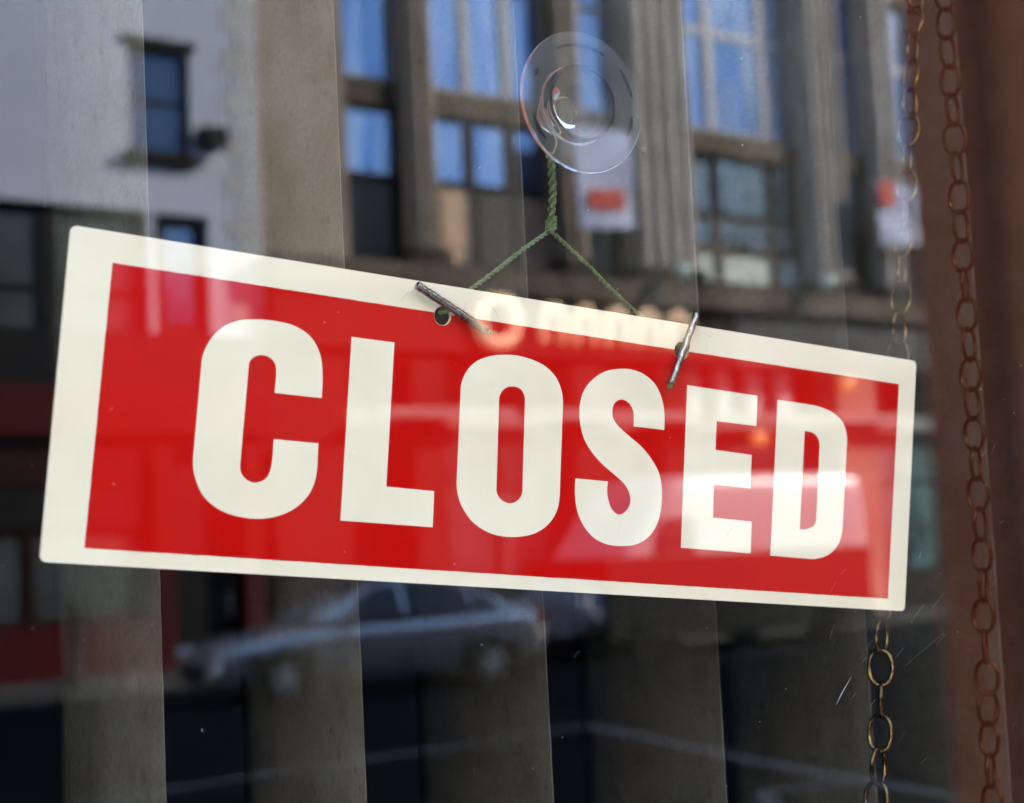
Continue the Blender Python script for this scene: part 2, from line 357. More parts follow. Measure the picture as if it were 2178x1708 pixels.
# ------------------------------------------------------------------ the sign
FX, FY, FZ, FO = Vector((0.995081, 0.013707, -0.098113)), Vector((0.098768, -0.06048, 0.993271)), Vector((0.007681, -0.998075, -0.061537)), Vector((0.147553, 0.027557, 1.706646))
sign = empty('closed_sign', label='red and cream plastic sign reading CLOSED, hanging askew behind the glass', category='sign')
sign.matrix_world = Matrix(((FX.x, FY.x, FZ.x, FO.x), (FX.y, FY.y, FZ.y, FO.y), (FX.z, FY.z, FZ.z, FO.z), (0, 0, 0, 1)))
def sgn(u, v, h=0):  # mm on the sign -> world
    return FO + FX*(u/1000) - FY*(v/1000) + FZ*(h/1000)
SWD, SHT = .350, .1016
def rrect(x0, y0, x1, y1, r, n=6):
    out = []
    for cx, cy, a0 in ((x1-r, y1-r, 0), (x0+r, y1-r, 90), (x0+r, y0+r, 180), (x1-r, y0+r, 270)):
        for i in range(n+1): a = R(a0+90*i/n); out.append((cx+r*math.cos(a), cy+r*math.sin(a)))
    return out
holes = [(129.35, 10.6, 3.25), (230.99, 10.2, 3.25)]
circ = [[((u+r*math.cos(2*math.pi*i/32))/1000, -(v+r*math.sin(2*math.pi*i/32))/1000) for i in range(32)] for u, v, r in holes]
flat('board', [rrect(0, -SHT, SWD, 0, .0020)] + circ, .0014, M['sign_cream'], sign, z=-.0016)
# red panel, its top edge notched by the two holes
tl, tr, br, bl = (13.69, 9.56), (340.8, 10.5), (340.4, 97.0), (13.02, 96.64)
top = [tl]
for u, v, r in holes:
    r += .12; yv = tl[1] + (u-tl[0])/(tr[0]-tl[0])*(tr[1]-tl[1]); a0 = math.asin((yv-v)/r)
    for i in range(25):
        a = math.pi-a0 + (a0-(math.pi-a0))*i/24
        top.append((u+r*math.cos(a), v+r*math.sin(a)))
top += [tr]
rng = random.Random(3); loop = []
P = top+[br, bl]
for i, a in enumerate(P):
    bq = P[(i+1) % len(P)]; L = math.dist(a, bq); n = max(1, int(L/2.2))
    for j in range(n):
        t = j/n; j_ = rng.uniform(-.05, .05) if (j and L > 20) else 0
        nx, ny = (bq[1]-a[1])/max(L, 1e-6), -(bq[0]-a[0])/max(L, 1e-6)
        loop.append(((a[0]+(bq[0]-a[0])*t + nx*j_)/1000, -(a[1]+(bq[1]-a[1])*t + ny*j_)/1000))
flat('red_panel', [loop], .00012, M['sign_red'], sign, z=-.00019)
for ch in 'CLOSED':
    o = flat('letter', [smooth_loop(lp) for lp in LETTERS[ch]], .00012, M['sign_cream'], sign, z=-.00006)
# hairline cracks and marks on the cream border round the holes
b = MB()
for pts in ([(142.5, 2.6), (146, 3.6), (150, 6.2), (151.5, 8.6)], [(138, 4.4), (137.6, 7.6)], [(240, 2.0), (244, 3.4), (245, 1.8)], [(226, 2.4), (225.4, 5.4)], [(242, 5.4), (242.6, 9.0)], [(120, 2.4), (115, 5.0), (113, 8)]):
    b.tube([(u/1000, -v/1000, -.00019) for u, v in pts], lambda t: .00004+.00004*math.sin(math.pi*t), n=4)
for i in range(26):
    u = rng.uniform(3, 347); v = rng.choice((rng.uniform(1, 8.5), rng.uniform(98, 100.8), rng.uniform(1, 100))); s = rng.uniform(.06, .22)/1000
    b.tube([(u/1000-s, -v/1000, -.00012), (u/1000+s, -v/1000+rng.uniform(-s, s), -.00012)], s*.5, n=4)
o = b.build('crack', M['crack'], sign); o['kind'] = 'stuff'

# ------------------------------------------------------------------ the cord with a metal bar at either end
knot = Vector((.3206, .030, 1.7156))
tagc = empty('hanging_cord', knot, label='green twisted cord with metal end bars holding up the sign', category='cord')

def spline(pts, n=10):
    pts = [Vector(p) for p in pts]; out = []
    for i in range(len(pts)-1):
        p0, p1, p2, p3 = pts[max(i-1, 0)], pts[i], pts[i+1], pts[min(i+2, len(pts)-1)]
        for k in range(n):
            t = k/n; out.append(.5*((2*p1)+(p2-p0)*t+(2*p0-5*p1+4*p2-p3)*t*t+(3*p1-p0-3*p2+p3)*t**3))
    out.append(pts[-1]); return out
def twist(mb, path, rs, rh, pitch, strands=2, wob=.0):
    """strands of radius rs wound at radius rh about a path"""
    ln = [0]
    for a, c in zip(path, path[1:]): ln.append(ln[-1]+(c-a).length)
    N = int(ln[-1]/pitch*9)+2; cen = []
    j = 0
    for i in range(N):
        d = ln[-1]*i/(N-1)
        while j < len(ln)-2 and ln[j+1] < d: j += 1
        t = (d-ln[j])/max(1e-9, ln[j+1]-ln[j]); cen.append((path[j].lerp(path[j+1], t), (path[j+1]-path[j]).normalized(), d))
    ref = cen[0][1].orthogonal()
    for s in range(strands):
        rr = ref.copy(); pts = []
        for p, dr, d in cen:
            rr = (rr-dr*rr.dot(dr)).normalized(); q = dr.cross(rr); a = 2*math.pi*(d/pitch+s/strands)
            h = rh*(1+wob*math.sin(d*1900+s))
            pts.append(p+(rr*math.cos(a)+q*math.sin(a))*h)
        mb.tube(pts, lambda t, rs=rs: rs*(1+wob*math.sin(t*90)), n=6)
# end bars: crimped strips of tube, lying across the holes
bars = [((116.6, 2.2, 3.6), (145.9, 13.9, 2.0), M['bar_metal'], .00150), ((235.3, -4.3, 2.2), (225.2, 23.3, 2.4), M['bar_metal'], .00138)]
mids = []
for a, c_, m, rad in bars:
    A, B_ = sgn(*a), sgn(*c_); ax_ = (B_-A).normalized(); mid = sgn(holes[len(mids)][0]+.9, holes[len(mids)][1]-1.9, 2.3); mids.append(mid)
    rr = (FZ-ax_*FZ.dot(ax_)).normalized(); q = ax_.cross(rr); L = (B_-A).length; N = 90; n = 16; v = []; f = []
    for i in range(N+1):
        t = i/N; p = A.lerp(B_, t)
        tw = t*2*math.pi*2.6
        for j in range(n):
            th = 2*math.pi*j/n
            k = rad*(1 - .07*(.5+.5*math.cos(2*(th-tw))) - .045*math.cos(5*th+t*95))
            if i in (0, N): k *= .86
            if i == N-6: k *= .9
            v.append(p+(rr*math.cos(th)+q*math.sin(th))*k-knot)
    for i in range(N):
        for j in range(n): f.append((i*n+j, i*n+(j+1) % n, (i+1)*n+(j+1) % n, (i+1)*n+j))
    f += [tuple(range(n))[::-1], tuple(range(N*n, (N+1)*n))]
    mb = MB(); mb.add(v, f); bo = mb.build('end_bar', m, tagc, smooth=True)
    b = MB(); twist(b, [p-knot for p in spline([B_-ax_*.001, B_+ax_*.0018])], .00055, .0004, .003); b.build('cord_stub', M['cord_green'], bo)
# legs: from each bar through its hole, behind the sign, up to the knot
back = [sgn(holes[i][0]+.8, holes[i][1]-2.2, -2.6) for i in (0, 1)]
legp = [spline([mids[0], back[0], Vector((.2938, .0350, 1.6967)), Vector((.3110, .0315, 1.7094)), knot]),
        spline([mids[1], back[1], Vector((.3559, .0362, 1.6914)), Vector((.3368, .0325, 1.7045)), knot+Vector((.0012, 0, -.0012))])]
for i, pth in enumerate(legp):
    b = MB(); twist(b, [p-knot for p in pth], .00046, .00046, .0042, 2, .12)
    b.build('cord_leg', M['cord_faded' if i == 0 else 'cord_green'], tagc)
ctop = Vector((.3141, .0178, 1.7392))
vert = spline([knot+Vector((0, 0, -.0008)), Vector((.3193, .027, 1.7215)), Vector((.3180, .0235, 1.7275)), Vector((.3158, .020, 1.7345)), ctop])
b = MB(); twist(b, [p-knot for p in vert], .00080, .00084, .0066, 2, .14); b.build('cord_twist', M['cord_green'], tagc)
b = MB()
for k in range(4):   # the wraps of the knot
    pts = []; kk = knot + Vector((.0001*k, 0, .0002+.00125*k))
    for i in range(20): a = 2*math.pi*i/20; pts.append(kk-knot+Vector((math.cos(a)*.0016, math.sin(a)*.0016, math.cos(a)*.0009)))
    b.tube(pts, .00072, n=7, closed=True)
b.build('knot', M['cord_green'], tagc, smooth=True)
b = MB()
for pth, rad, cnt in ((vert, .0013, 260), (legp[0][12:], .0007, 110), (legp[1][12:], .0007, 110)):
    for i in range(cnt):
        p = rng.choice(pth)-knot; d = Vector((rng.gauss(0, 1), rng.gauss(0, 1), rng.gauss(0, .7))).normalized(); p = p+d*rad*.8+Vector((0, 0, rng.uniform(-.0006, .0006)))
        e_ = d.cross(Vector((rng.random(), rng.random(), rng.random()))).normalized()*.00003; L = rng.uniform(.0002, .0007)
        b.add([p-e_, p+e_, p+d*L+Vector((0, 0, -L*.5))], [(0, 1, 2)])
o = b.build('fibre', M['cord_green'], tagc); o['kind'] = 'stuff'

# ------------------------------------------------------------------ suction cup on the inside of the glass
cc = Vector((.3211, .0062, 1.7561))
cup = empty('suction_cup', cc, label='clear plastic suction cup stuck to the glass above the sign', category='suction cup')
prof = [(.0003, .0026), (.006, .0022), (.0115, .0011), (.019, .0005), (.0246, .00002), (.0251, .0003), (.0250, .0007), (.0225, .0014), (.0185, .0023), (.0150, .0034), (.0139, .0042),
        (.0137, .0058), (.0130, .0066), (.0120, .0064), (.0112, .0060), (.0098, .0072), (.0078, .0092), (.0062, .0112), (.0052, .0124)]
b = MB(); b.lathe(prof, 96, 'y'); b.build('disc', M['cup'], cup, smooth=True)
b = MB(); b.lathe([(.0044, .0125), (.0042, .0150), (.0052, .0165), (.0056, .0185), (.0046, .0203), (.002, .0212), (.0002, .0214)], 48, 'y'); b.build('neck_knob', M['cup'], cup, smooth=True)
b = MB(); b.tube([(math.cos(a)*.0131, .0002, math.sin(a)*.0131) for a in [2*math.pi*i/96 for i in range(96)]], .0006, n=8, closed=True); b.build('rim_ring', M['cup_dark'], cup, smooth=True).scale = (1, .3, 1)
for a0, a1, r0 in ((60, 118, .0205), (150, 158, .0205), (10, 40, .0212), (196, 222, .0212), (330, 352, .0208)):
    b = MB(); b.tube([(math.cos(R(a))*r0, .0003, math.sin(R(a))*r0) for a in [a0+(a1-a0)*i/24 for i in range(25)]], lambda t: .00012+.0006*math.sin(math.pi*t)**.6, n=6)
    o = b.build('contact_mark', M['cup_dark'], cup, smooth=True); o.scale = (1, .3, 1)
b = MB(); b.lathe([(.0004, 0), (.0014, .0002), (.0015, .0008), (.0004, .0012)], 14, 'y', (.0256, .0002, -.0148)); b.build('pull_tab', M['tab_brown'], cup, smooth=True)
th_ = empty('thread', ctop, label='thin golden thread looped from the suction cup down to the green cord', category='thread')
b = MB(); lp = [cc+Vector((math.cos(R(a))*.0047, .0142, math.sin(R(a))*.0047)) for a in range(60, 245, 12)]
twist(b, [p-ctop for p in spline(lp+[cc+Vector((-.0030, .0125, -.0110)), cc+Vector((-.0062, .0108, -.0165)), ctop+Vector((.0002, 0, .0006))], 4)], .00022, .0002, .0016, 2)
b.build('thread_loop', M['thread_gold'], th_)

# ------------------------------------------------------------------ vertical blind behind the sign
blind = empty('vertical_blind', (.35, .138, 2.62), label='open vertical blind with dull brown fabric slats behind the sign', category='window blind')
near = [-.366, -.286, -.206, -.126, -.046, .034, .1145, .1940, .2693, .3493, .4332, .5147, .5960, .6765, .7555, .8335]
b = MB(); b.box((-.62, -.02, 0), (.50, .02, .03)); b.build('headrail', M['rail'], blind, bevel=.003)
for k, xr in enumerate(near):
    rg = random.Random(100+k); b = MB(); v = []; f = []; nx, nz = 8, 90
    for i in range(nz+1):
        z = -2.2*i/nz
        for j in range(nx+1):
            t = j/nx; cam_ = .0022*math.sin(math.pi*t)
            x = xr-.0117*t - cam_ + .0006*math.sin(z*5+k) + (.00010*math.sin(z*410+k) if j == 0 else 0)
            y = .094+.0882*t + (.00012*rg.uniform(-1, 1) if j == 0 else 0)
            v.append((x, y, z))
    n = len(v); v += [(x+.0005, y, z) for x, y, z in v]
    for i in range(nz):
        for j in range(nx):
            a = i*(nx+1)+j; f.append((a, a+1, a+nx+2, a+nx+1)); f.append((n+a, n+a+nx+1, n+a+nx+2, n+a+1))
        a = i*(nx+1); f.append((a, a+nx+1, n+a+nx+1, n+a)); a += nx; f.append((a, n+a, n+a+nx+1, a+nx+1))
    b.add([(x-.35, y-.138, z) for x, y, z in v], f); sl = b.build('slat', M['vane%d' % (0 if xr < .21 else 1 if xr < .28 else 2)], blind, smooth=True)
    if xr > .1:
        b = MB()
        for i in range(260):
            z = rg.uniform(-1.35, -.6); x = xr+rg.uniform(0, .0004); L = rg.uniform(.0003, .0012)*(2.2 if rg.random() < .06 else 1); a = rg.uniform(-1.4, 1.4)
            p = Vector((x-.35, .0942-.138, z)); q = p+Vector((math.cos(a)*L*.8, -math.cos(a)*L*.5, math.sin(a)*L)); e_ = Vector((0, 0, .00006))
            b.add([p-e_, p+e_, q], [(0, 1, 2)])
        b.tube([(xr+.0002-.35+.0006*math.sin(z*5+k)+.0001*math.sin(z*410+k), .0938-.138, z) for z in [-2.2*i/260 for i in range(261)]], lambda t, k=k: .00017+.00007*math.sin(t*300+k), n=4)
        o = b.build('frayed_edge', M['vane_edge'], sl); o['kind'] = 'stuff'

# ------------------------------------------------------------------ two chains
def link_mesh(L=.0160, W=.0092, r=.00094):
    b = MB(); pts = []
    for i in range(28):
        a = 2*math.pi*i/28; ca, sa = math.cos(a), math.sin(a)
        pts.append((W/2*math.copysign(abs(ca)**.85, ca)-0*r, 0, (L/2-r)*math.copysign(abs(sa)**.95, sa)))
    b.tube(pts, r, n=8, closed=True); me = b.mesh('link')
    for p in me.polygons: p.use_smooth = True
    return me
def chain(pts, m, label, ang, seed, pitch=.0130):
    rg = random.Random(seed); me = link_mesh(); me.materials.append(m)
    path = spline(pts, 12); root = empty('chain', path[0], label=label, category='chain')
    ln = [0]
    for a, c in zip(path, path[1:]): ln.append(ln[-1]+(c-a).length)
    d = .004; j = 0; k = 0
    while d < ln[-1]:
        while j < len(ln)-2 and ln[j+1] < d: j += 1
        p = path[j].lerp(path[j+1], (d-ln[j])/(ln[j+1]-ln[j])); t = (path[j+1]-path[j]).normalized()
        o = bpy.data.objects.new('link', me); C.objects.link(o); o.parent = root
        q = t.to_track_quat('Z', 'Y').to_matrix().to_4x4() @ Matrix.Rotation(ang+(math.pi/2 if k % 2 else 0)+rg.gauss(0, .16), 4, 'Z') @ Matrix.Rotation(rg.gauss(0, .035), 4, 'Y')
        o.matrix_local = Matrix.Translation(p-path[0]) @ q
        d += pitch; k += 1
chain([(.566, .066, 2.61), (.562, .066, 2.3), (.554, .065, 2.0), (0.5404, 0.062, 1.8476), (0.5364, 0.061, 1.8274), (0.5245, 0.058, 1.7704), (0.5184, 0.056, 1.7405), (0.512, 0.054, 1.7133), (0.506, 0.052, 1.6865), (0.48, 0.046, 1.5661), (0.4719, 0.042, 1.5276), (0.4620, 0.040, 1.480), (.445, .036, 1.40), (.425, .034, 1.30)],
      M['brass'], 'brass chain passing behind the right end of the closed sign', R(-3), 5)
chain([(.549, .054, 2.61), (.549, .053, 2.3), (.548, .052, 2.0), (0.5472, 0.052, 1.8453), (0.547, 0.052, 1.809), (0.5475, 0.052, 1.76), (0.5470, 0.052, 1.72), (0.5466, 0.052, 1.6712), (0.5458, 0.052, 1.6387), (0.5452, 0.052, 1.588), (0.5435, 0.052, 1.5641), (0.5427, 0.052, 1.5364), (0.5405, 0.052, 1.475), (.5395, .052, 1.3), (.539, .052, .95)],
      M['brass_dull'], 'dull bronze chain hanging straight down at the far right', R(-14), 9)

# ------------------------------------------------------------------ across the street
def wall_holes(mb, s0, s1, z0, z1, w0, w1, holes):
    ss = sorted({s0, s1, *[h[0] for h in holes], *[h[1] for h in holes]}); zz = sorted({z0, z1, *[h[2] for h in holes], *[h[3] for h in holes]})
    for a, c in zip(zz, zz[1:]):
        run = None
        for p, q in list(zip(ss, ss[1:]))+[(None, None)]:
            solid = p is not None and not any(h[0] <= p and q <= h[1] and h[2] <= a and c <= h[3] for h in holes)
            if solid and run is None: run = p
            if not solid and run is not None: mb.sb(run, last, w0, w1, a, c); run = None
            last = q
def window(root, base, s0, s1, z0, z1, W, fm, pm, ms=(), mz=(), fw=.06, depth=.07, name='window', pane=True):
    b = SB(*base); e_ = .003
    b.sb(s0+e_, s0+fw, W, W+depth, z0+e_, z1-e_); b.sb(s1-fw, s1-e_, W, W+depth, z0+e_, z1-e_)
    b.sb(s0+fw, s1-fw, W, W+depth, z0+e_, z0+fw); b.sb(s0+fw, s1-fw, W, W+depth, z1-fw, z1-e_)
    for x, wd in ms: b.sb(x-wd/2, x+wd/2, W-.01, W+depth-.01, z0+fw, z1-fw)
    for x, wd in mz: b.sb(s0+fw, s1-fw, W+.005, W+depth-.005, x-wd/2, x+wd/2)
    f = b.build(name, fm, root)
    xs = [s0+fw] + [x for x, _ in ms] + [s1-fw]; zs = [z0+fw] + [x for x, _ in mz] + [z1-fw]
    for i in range(len(xs)-1):
        for j in range(len(zs)-1):
            b = SB(*base); a = random.uniform(-.012, .012)
            b.sb(xs[i], xs[i+1], W+depth*.55, W+depth*.8, zs[j], zs[j+1]); o = b.build('pane', pm, f)
    return f

# white rendered building with the red shop front (left in the reflection)
A = place('white_building', 0, 24, label='white rendered building with a red shop front, reflected at the left of the glass', category='building'); bA = (0, 24)
b = SB(*bA)
holesA = [(.8, 11.35, 4.62, 7.35), (11.46, 12.4, 5.4, 7.34)] + [(s, s+1.05, z, z+1.77) for s in (-5, -1, 3, 7.0, 11.1) for z in (8.28, 11.9, 15.2)]
wall_holes(b, -14, 13.39, 4.58, 18.2, 24, 24.4, holesA); b.build('wall', M['white_render'], A)
b = SB(*bA); b.sb(-14, 13.38, 24.6, 36, 0, 18); b.build('inner_wall', M['frame_black'], A)
b = SB(*bA); b.sb(-14.1, 13.4, 23.7, 24.5, 18.2, 18.6); b.build('cornice', M['white_render'], A)
z = 4.6; k = 0
qm = None
while z < 18:
    b = SB(*bA); s0 = 12.72 if k % 2 else 12.93
    b.sb(s0, 13.395, 23.985 if k % 2 else 23.98, 24.45, z, z+.335); b.build('quoin', M['quoin_stone'], A, bevel=.012); z += .35; k += 1
for h in holesA[2:]:
    f = window(A, bA, h[0], h[1], h[2], h[3], 24.12, M['frame_black'], M['pane_slate'], mz=((h[2]+.9, .07),), fw=.09)
    b = SB(*bA); b.sb(h[0]-.14, h[1]+.14, 23.84, 24.1, h[2]-.13, h[2]-.002); b.build('sill', M['stone_dark'], A)
    b = SB(*bA); b.sb(h[0]-.10, h[1]+.10, 23.95, 24.05, h[3]+.002, h[3]+.14); b.build('lintel', M['frame_black'], A)
b = SB(*bA); b.sb(12.24, 12.68, 23.70, 23.98, 8.5, 8.78); b.build('vent_box', M['frame_black'], A)
window(A, bA, 11.46, 12.4, 5.4, 7.34, 24.10, M['frame_black'], M['pane_blue'], fw=.2)
window(A, bA, .8, 11.35, 4.62, 7.35, 24.14, M['frame_black'], M['pane_milky'], ms=((3.2, .3), (5.5, .3), (7.6, .3), (9.75, .32)), mz=((6.05, .1),), fw=.14)
b = SB(*bA); b.sb(.6, 13.36, 23.90, 23.97, 4.56, 5.398); b.build('dark_panel', M['frame_black'], A)
sf = [(.6, 3.6, 4.52)]
b = SB(*bA); b.sb(.6, 13.36, 23.72, 24.2, 3.75, 4.52); b.build('fascia', M['red_paint'], A, bevel=.03)
b = SB(*bA); b.sb(.6, 13.36, 23.86, 24.2, 3.58, 3.74); b.build('cornice', M['frame_black'], A)
b = SB(*bA); b.sb(.6, 11.2, 23.9, 24.2, 3.02, 3.57); b.build('transom_panel', M['red_dark'], A)
b = SB(*bA); b.sb(.6, 11.2, 23.93, 24.2, 2.38, 3.0); b.build('blind_box', M['frame_black'], A)
b = SB(*bA); b.sb(.6, 11.2, 23.84, 24.2, .13, .92); b.build('stall_riser', M['red_paint'], A)
window(A, bA, .62, 11.2, .93, 2.37, 23.98, M['red_dark'], M['pane_milky'], ms=((2.8, .12), (5.0, .12), (7.2, .12), (9.3, .14)), fw=.1)
for s in (11.22, 12.78):
    b = SB(*bA); b.sb(s, s+.34, 23.8, 24.2, .13, 3.57); b.build('pilaster', M['red_paint'], A, bevel=.02)
b = SB(*bA); b.sb(11.57, 12.77, 24.1, 24.16, .13, 3.5); dr = b.build('door', M['frame_black'], A)
b = SB(*bA); b.sb(12.6, 12.64, 24.02, 24.09, 1.0, 1.3); b.build('door_handle', M['metal_grey'], dr)

# stone building with tall pilasters (middle and right of the reflection)
B = place('stone_building', 13.4, 24, label='classical stone building with tall pilasters and blue windows, reflected across the glass', category='building'); bB = (13.4, 24)
pil = [(16.42, 17.05), (19.75, 20.52), (21.62, 23.3), (26.65, 27.85), (28.83, 29.72), (31.2, 31.95), (33.4, 35.1), (38.4, 39.6), (41, 42)]
bays = [(15.12, 16.42), (17.05, 19.75), (20.52, 21.62), (23.3, 26.65), (27.85, 28.83), (29.72, 31.2), (31.95, 33.4), (35.1, 38.4), (39.6, 41)]
WP = 24.42
b = SB(*bB); b.sb(13.4, 15.1, 24, 25.2, 6.8, 21); b.build('end_wall', M['stone'], B)
b = SB(*bB); b.sb(13.4, 46, 25.3, 38, 0, 21); b.build('inner_wall', M['frame_black'], B)
b = SB(*bB); b.sb(42.01, 46, 24, 25.2, 6.8, 21); b.build('end_wall', M['stone'], B)
for i, (s0, s1) in enumerate(pil):
    wide = s1-s0 > 1
    b = SB(*bB); b.sb(s0, s1, 24 if wide else 24.08, 25.2, 6.82, 21); b.build('pilaster', M['stone_light' if i in (2, 3, 4, 6) else 'stone'], B, bevel=.14)
    rb_ = SB(*bB); nr = 4 if wide else 2; rw = (s1-s0-.28)/(2*nr-1)
    for q in range(nr): rb_.sb(s0+.14+2*q*rw, s0+.14+(2*q+1)*rw, 23.93 if wide else 24.0, 24.3, 7.16, 20.9)
    rb_.build('fluting', M['stone_light' if i in (2, 3, 4, 6) else 'stone'], B, bevel=.03)
    b = SB(*bB); b.sb(s0-.09, s1+.09, 23.9, 24.30, 6.82, 7.15); b.build('pilaster_base', M['stone_dark'], B, bevel=.03)
for i, (s0, s1) in enumerate(bays):
    wide = s1-s0 > 2
    ms = ((s0+.95, .22), (s1-.80, .22)) if wide else ()
    up_ = window(B, bB, s0, s1, 10.2, 13.9, WP, M['metal_grey'], M['pane_blue'], ms=ms, mz=((12.35, .16),), fw=.08)
    b = SB(*bB); b.sb(s0, s1, WP-.12, WP+.3, 9.72, 10.19); b.build('spandrel', M['stone_mid'], B)
    window(B, bB, s0, s1, 8.45, 9.71, WP, M['stone_dark'], M['pane_blue' if i in (0, 1) else 'pane_grey'], ms=ms, fw=.07)
    if i == 1:
        b = SB(*bB); b.sb(s0, s1, WP+.01, WP+.2, 6.82, 8.44); pn = b.build('spandrel', M['stone_dark'], B)
        for q in range(3):
            b = SB(*bB); b.sb(s0+.25+.85*q, s0+.95+.85*q, WP-.04, WP, 7.0, 8.35); b.build('panel', M['blind_peach'], pn)
    elif i == 3:
        window(B, bB, s0, s1, 7.75, 8.44, WP, M['stone_mid'], M['pane_grey'], ms=ms, fw=.07)
        window(B, bB, s0, s1, 7.0, 7.74, WP, M['stone_mid'], M['blind_pale'], ms=ms, fw=.07)
    else:
        window(B, bB, s0, s1, 6.83, 8.44, WP, M['stone_dark'], M['pane_dark'], ms=ms, fw=.08)
    b = SB(*bB); b.sb(s0, s1, WP-.15, WP+.3, 13.91, 14.8); b.build('spandrel', M['stone'], B)
    window(B, bB, s0, s1, 14.81, 18, WP, M['metal_grey'], M['pane_blue'], ms=ms, mz=((16.4, .16),), fw=.08)
    b = SB(*bB); b.sb(s0, s1, WP-.1, WP+.3, 18.01, 21); b.build('attic_wall', M['stone'], B)
b = SB(*bB); b.sb(13.4, 46, 23.5, 25.2, 21.0, 21.8); b.build('cornice', M['stone_light'], B)
b = SB(*bB); b.sb(13.4, 46, 23.62, 25.2, 6.33, 6.80); b.build('ledge', M['stone_mid'], B, bevel=.04)
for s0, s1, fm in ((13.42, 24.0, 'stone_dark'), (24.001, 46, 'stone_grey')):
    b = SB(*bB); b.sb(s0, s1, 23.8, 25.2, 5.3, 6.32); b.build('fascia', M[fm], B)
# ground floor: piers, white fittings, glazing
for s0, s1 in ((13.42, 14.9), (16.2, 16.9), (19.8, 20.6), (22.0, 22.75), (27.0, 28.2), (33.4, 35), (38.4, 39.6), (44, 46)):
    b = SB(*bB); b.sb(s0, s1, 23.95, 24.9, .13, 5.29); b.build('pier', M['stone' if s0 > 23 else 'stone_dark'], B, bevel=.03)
for s0, s1, pm in ((14.91, 16.19, 'pane_dark'), (16.91, 19.79, 'pane_grey'), (20.61, 21.99, 'pane_dark'), (22.76, 26.99, 'pane_grey'), (28.21, 33.39, 'pane_teal'), (35.01, 38.39, 'pane_dark'), (39.61, 43.99, 'pane_dark')):
    n = max(1, int((s1-s0)/1.1))
    window(B, bB, s0, s1, .9, 4.0, 24.5, M['frame_black'], M[pm], ms=tuple((s0+(s1-s0)*q/n, .09) for q in range(1, n)), mz=((2.9, .08),), fw=.08)
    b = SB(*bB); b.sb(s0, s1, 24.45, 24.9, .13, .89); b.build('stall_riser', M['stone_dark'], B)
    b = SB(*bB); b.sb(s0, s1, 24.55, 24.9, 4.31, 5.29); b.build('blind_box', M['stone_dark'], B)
    b = SB(*bB); b.sb(s0, s1, 24.2, 24.6, 4.01, 4.30); b.build('awning_rail', M['rail_cream'], B)
for s0 in (23.0, 23.85, 24.75, 25.6):
    b = SB(*bB); b.sb(s0, s0+.34, 24.3, 24.54, 4.31, 5.28); b.build('bracket', M['white_paint'], B)
for s0, s1 in ((15.2, 18.1), (18.4, 22.6), (22.9, 29)):
    b = SB(*bB); b.sb(s0, s1, 23.5, 23.9, 4.08, 4.25); b.build('awning_rail', M['rail_cream'], B, bevel=.02)
# lit lettering on the fascia: a round emblem and plump low letters
lt = SB(*bB); ring = [(17.95+.42*math.cos(a)-13.4, .26, 5.88+.42*math.sin(a)) for a in [2*math.pi*i/40 for i in range(40)]]
lt.tube(ring, .12, n=8, closed=True); lt.build('lit_emblem', M['lit_letter'], B, smooth=True)
for q, kind_ in enumerate('nnnnn'):
    s = 19.0+q*.78; b = SB(*bB); pts = [(s-13.4, .26, 5.52), (s-13.4, .26, 5.98)] + [(s+.22-.22*math.cos(a)-13.4, .26, 5.98+.2*math.sin(a)) for a in [math.pi*i/10 for i in range(1, 10)]] + [(s+.44-13.4, .26, 5.98), (s+.44-13.4, .26, 5.52)]
    b.tube(pts, .085, n=7); b.build('lit_letter', M['lit_letter'], B, smooth=True)
for s, z in ((22.13, 6.96), (26.2, 6.98)):
    g = place('globe_lamp', s, 23.3, z, label='pale globe lamp on the stone ledge '+('below the hanging banner' if s < 24 else 'right of the banner, farther along'), category='lamp', group='globe lamps along the stone building')
    b = MB(); b.lathe([(.16*math.sin(math.pi*i/14)+.0005, -.16*math.cos(math.pi*i/14)) for i in range(15)], 20); b.build('globe', M['lamp_globe'], g, smooth=True)
    b = MB(); b.tube([(0, 0, -.15), (0, -.02, -.26), (0, -.36, -.30)], .025); b.build('bracket', M['frame_black'], g)
for s, z, t in ((24.2, 3.75, 'amber wall lamp above the van'), (26.9, 4.9, 'amber wall lamp beside the white brackets')):
    g = place('wall_lamp', s, 23.6, z, label=t, category='lamp', group='amber wall lamps')
    b = MB(); b.box((-.2, -.09, -.13), (.2, .09, .13)); b.build('lamp_glass', M['amber'], g, bevel=.04)
    b = MB(); b.box((-.05, -.9, -.03), (.05, -.09, .03)); b.build('bracket', M['frame_black'], g)
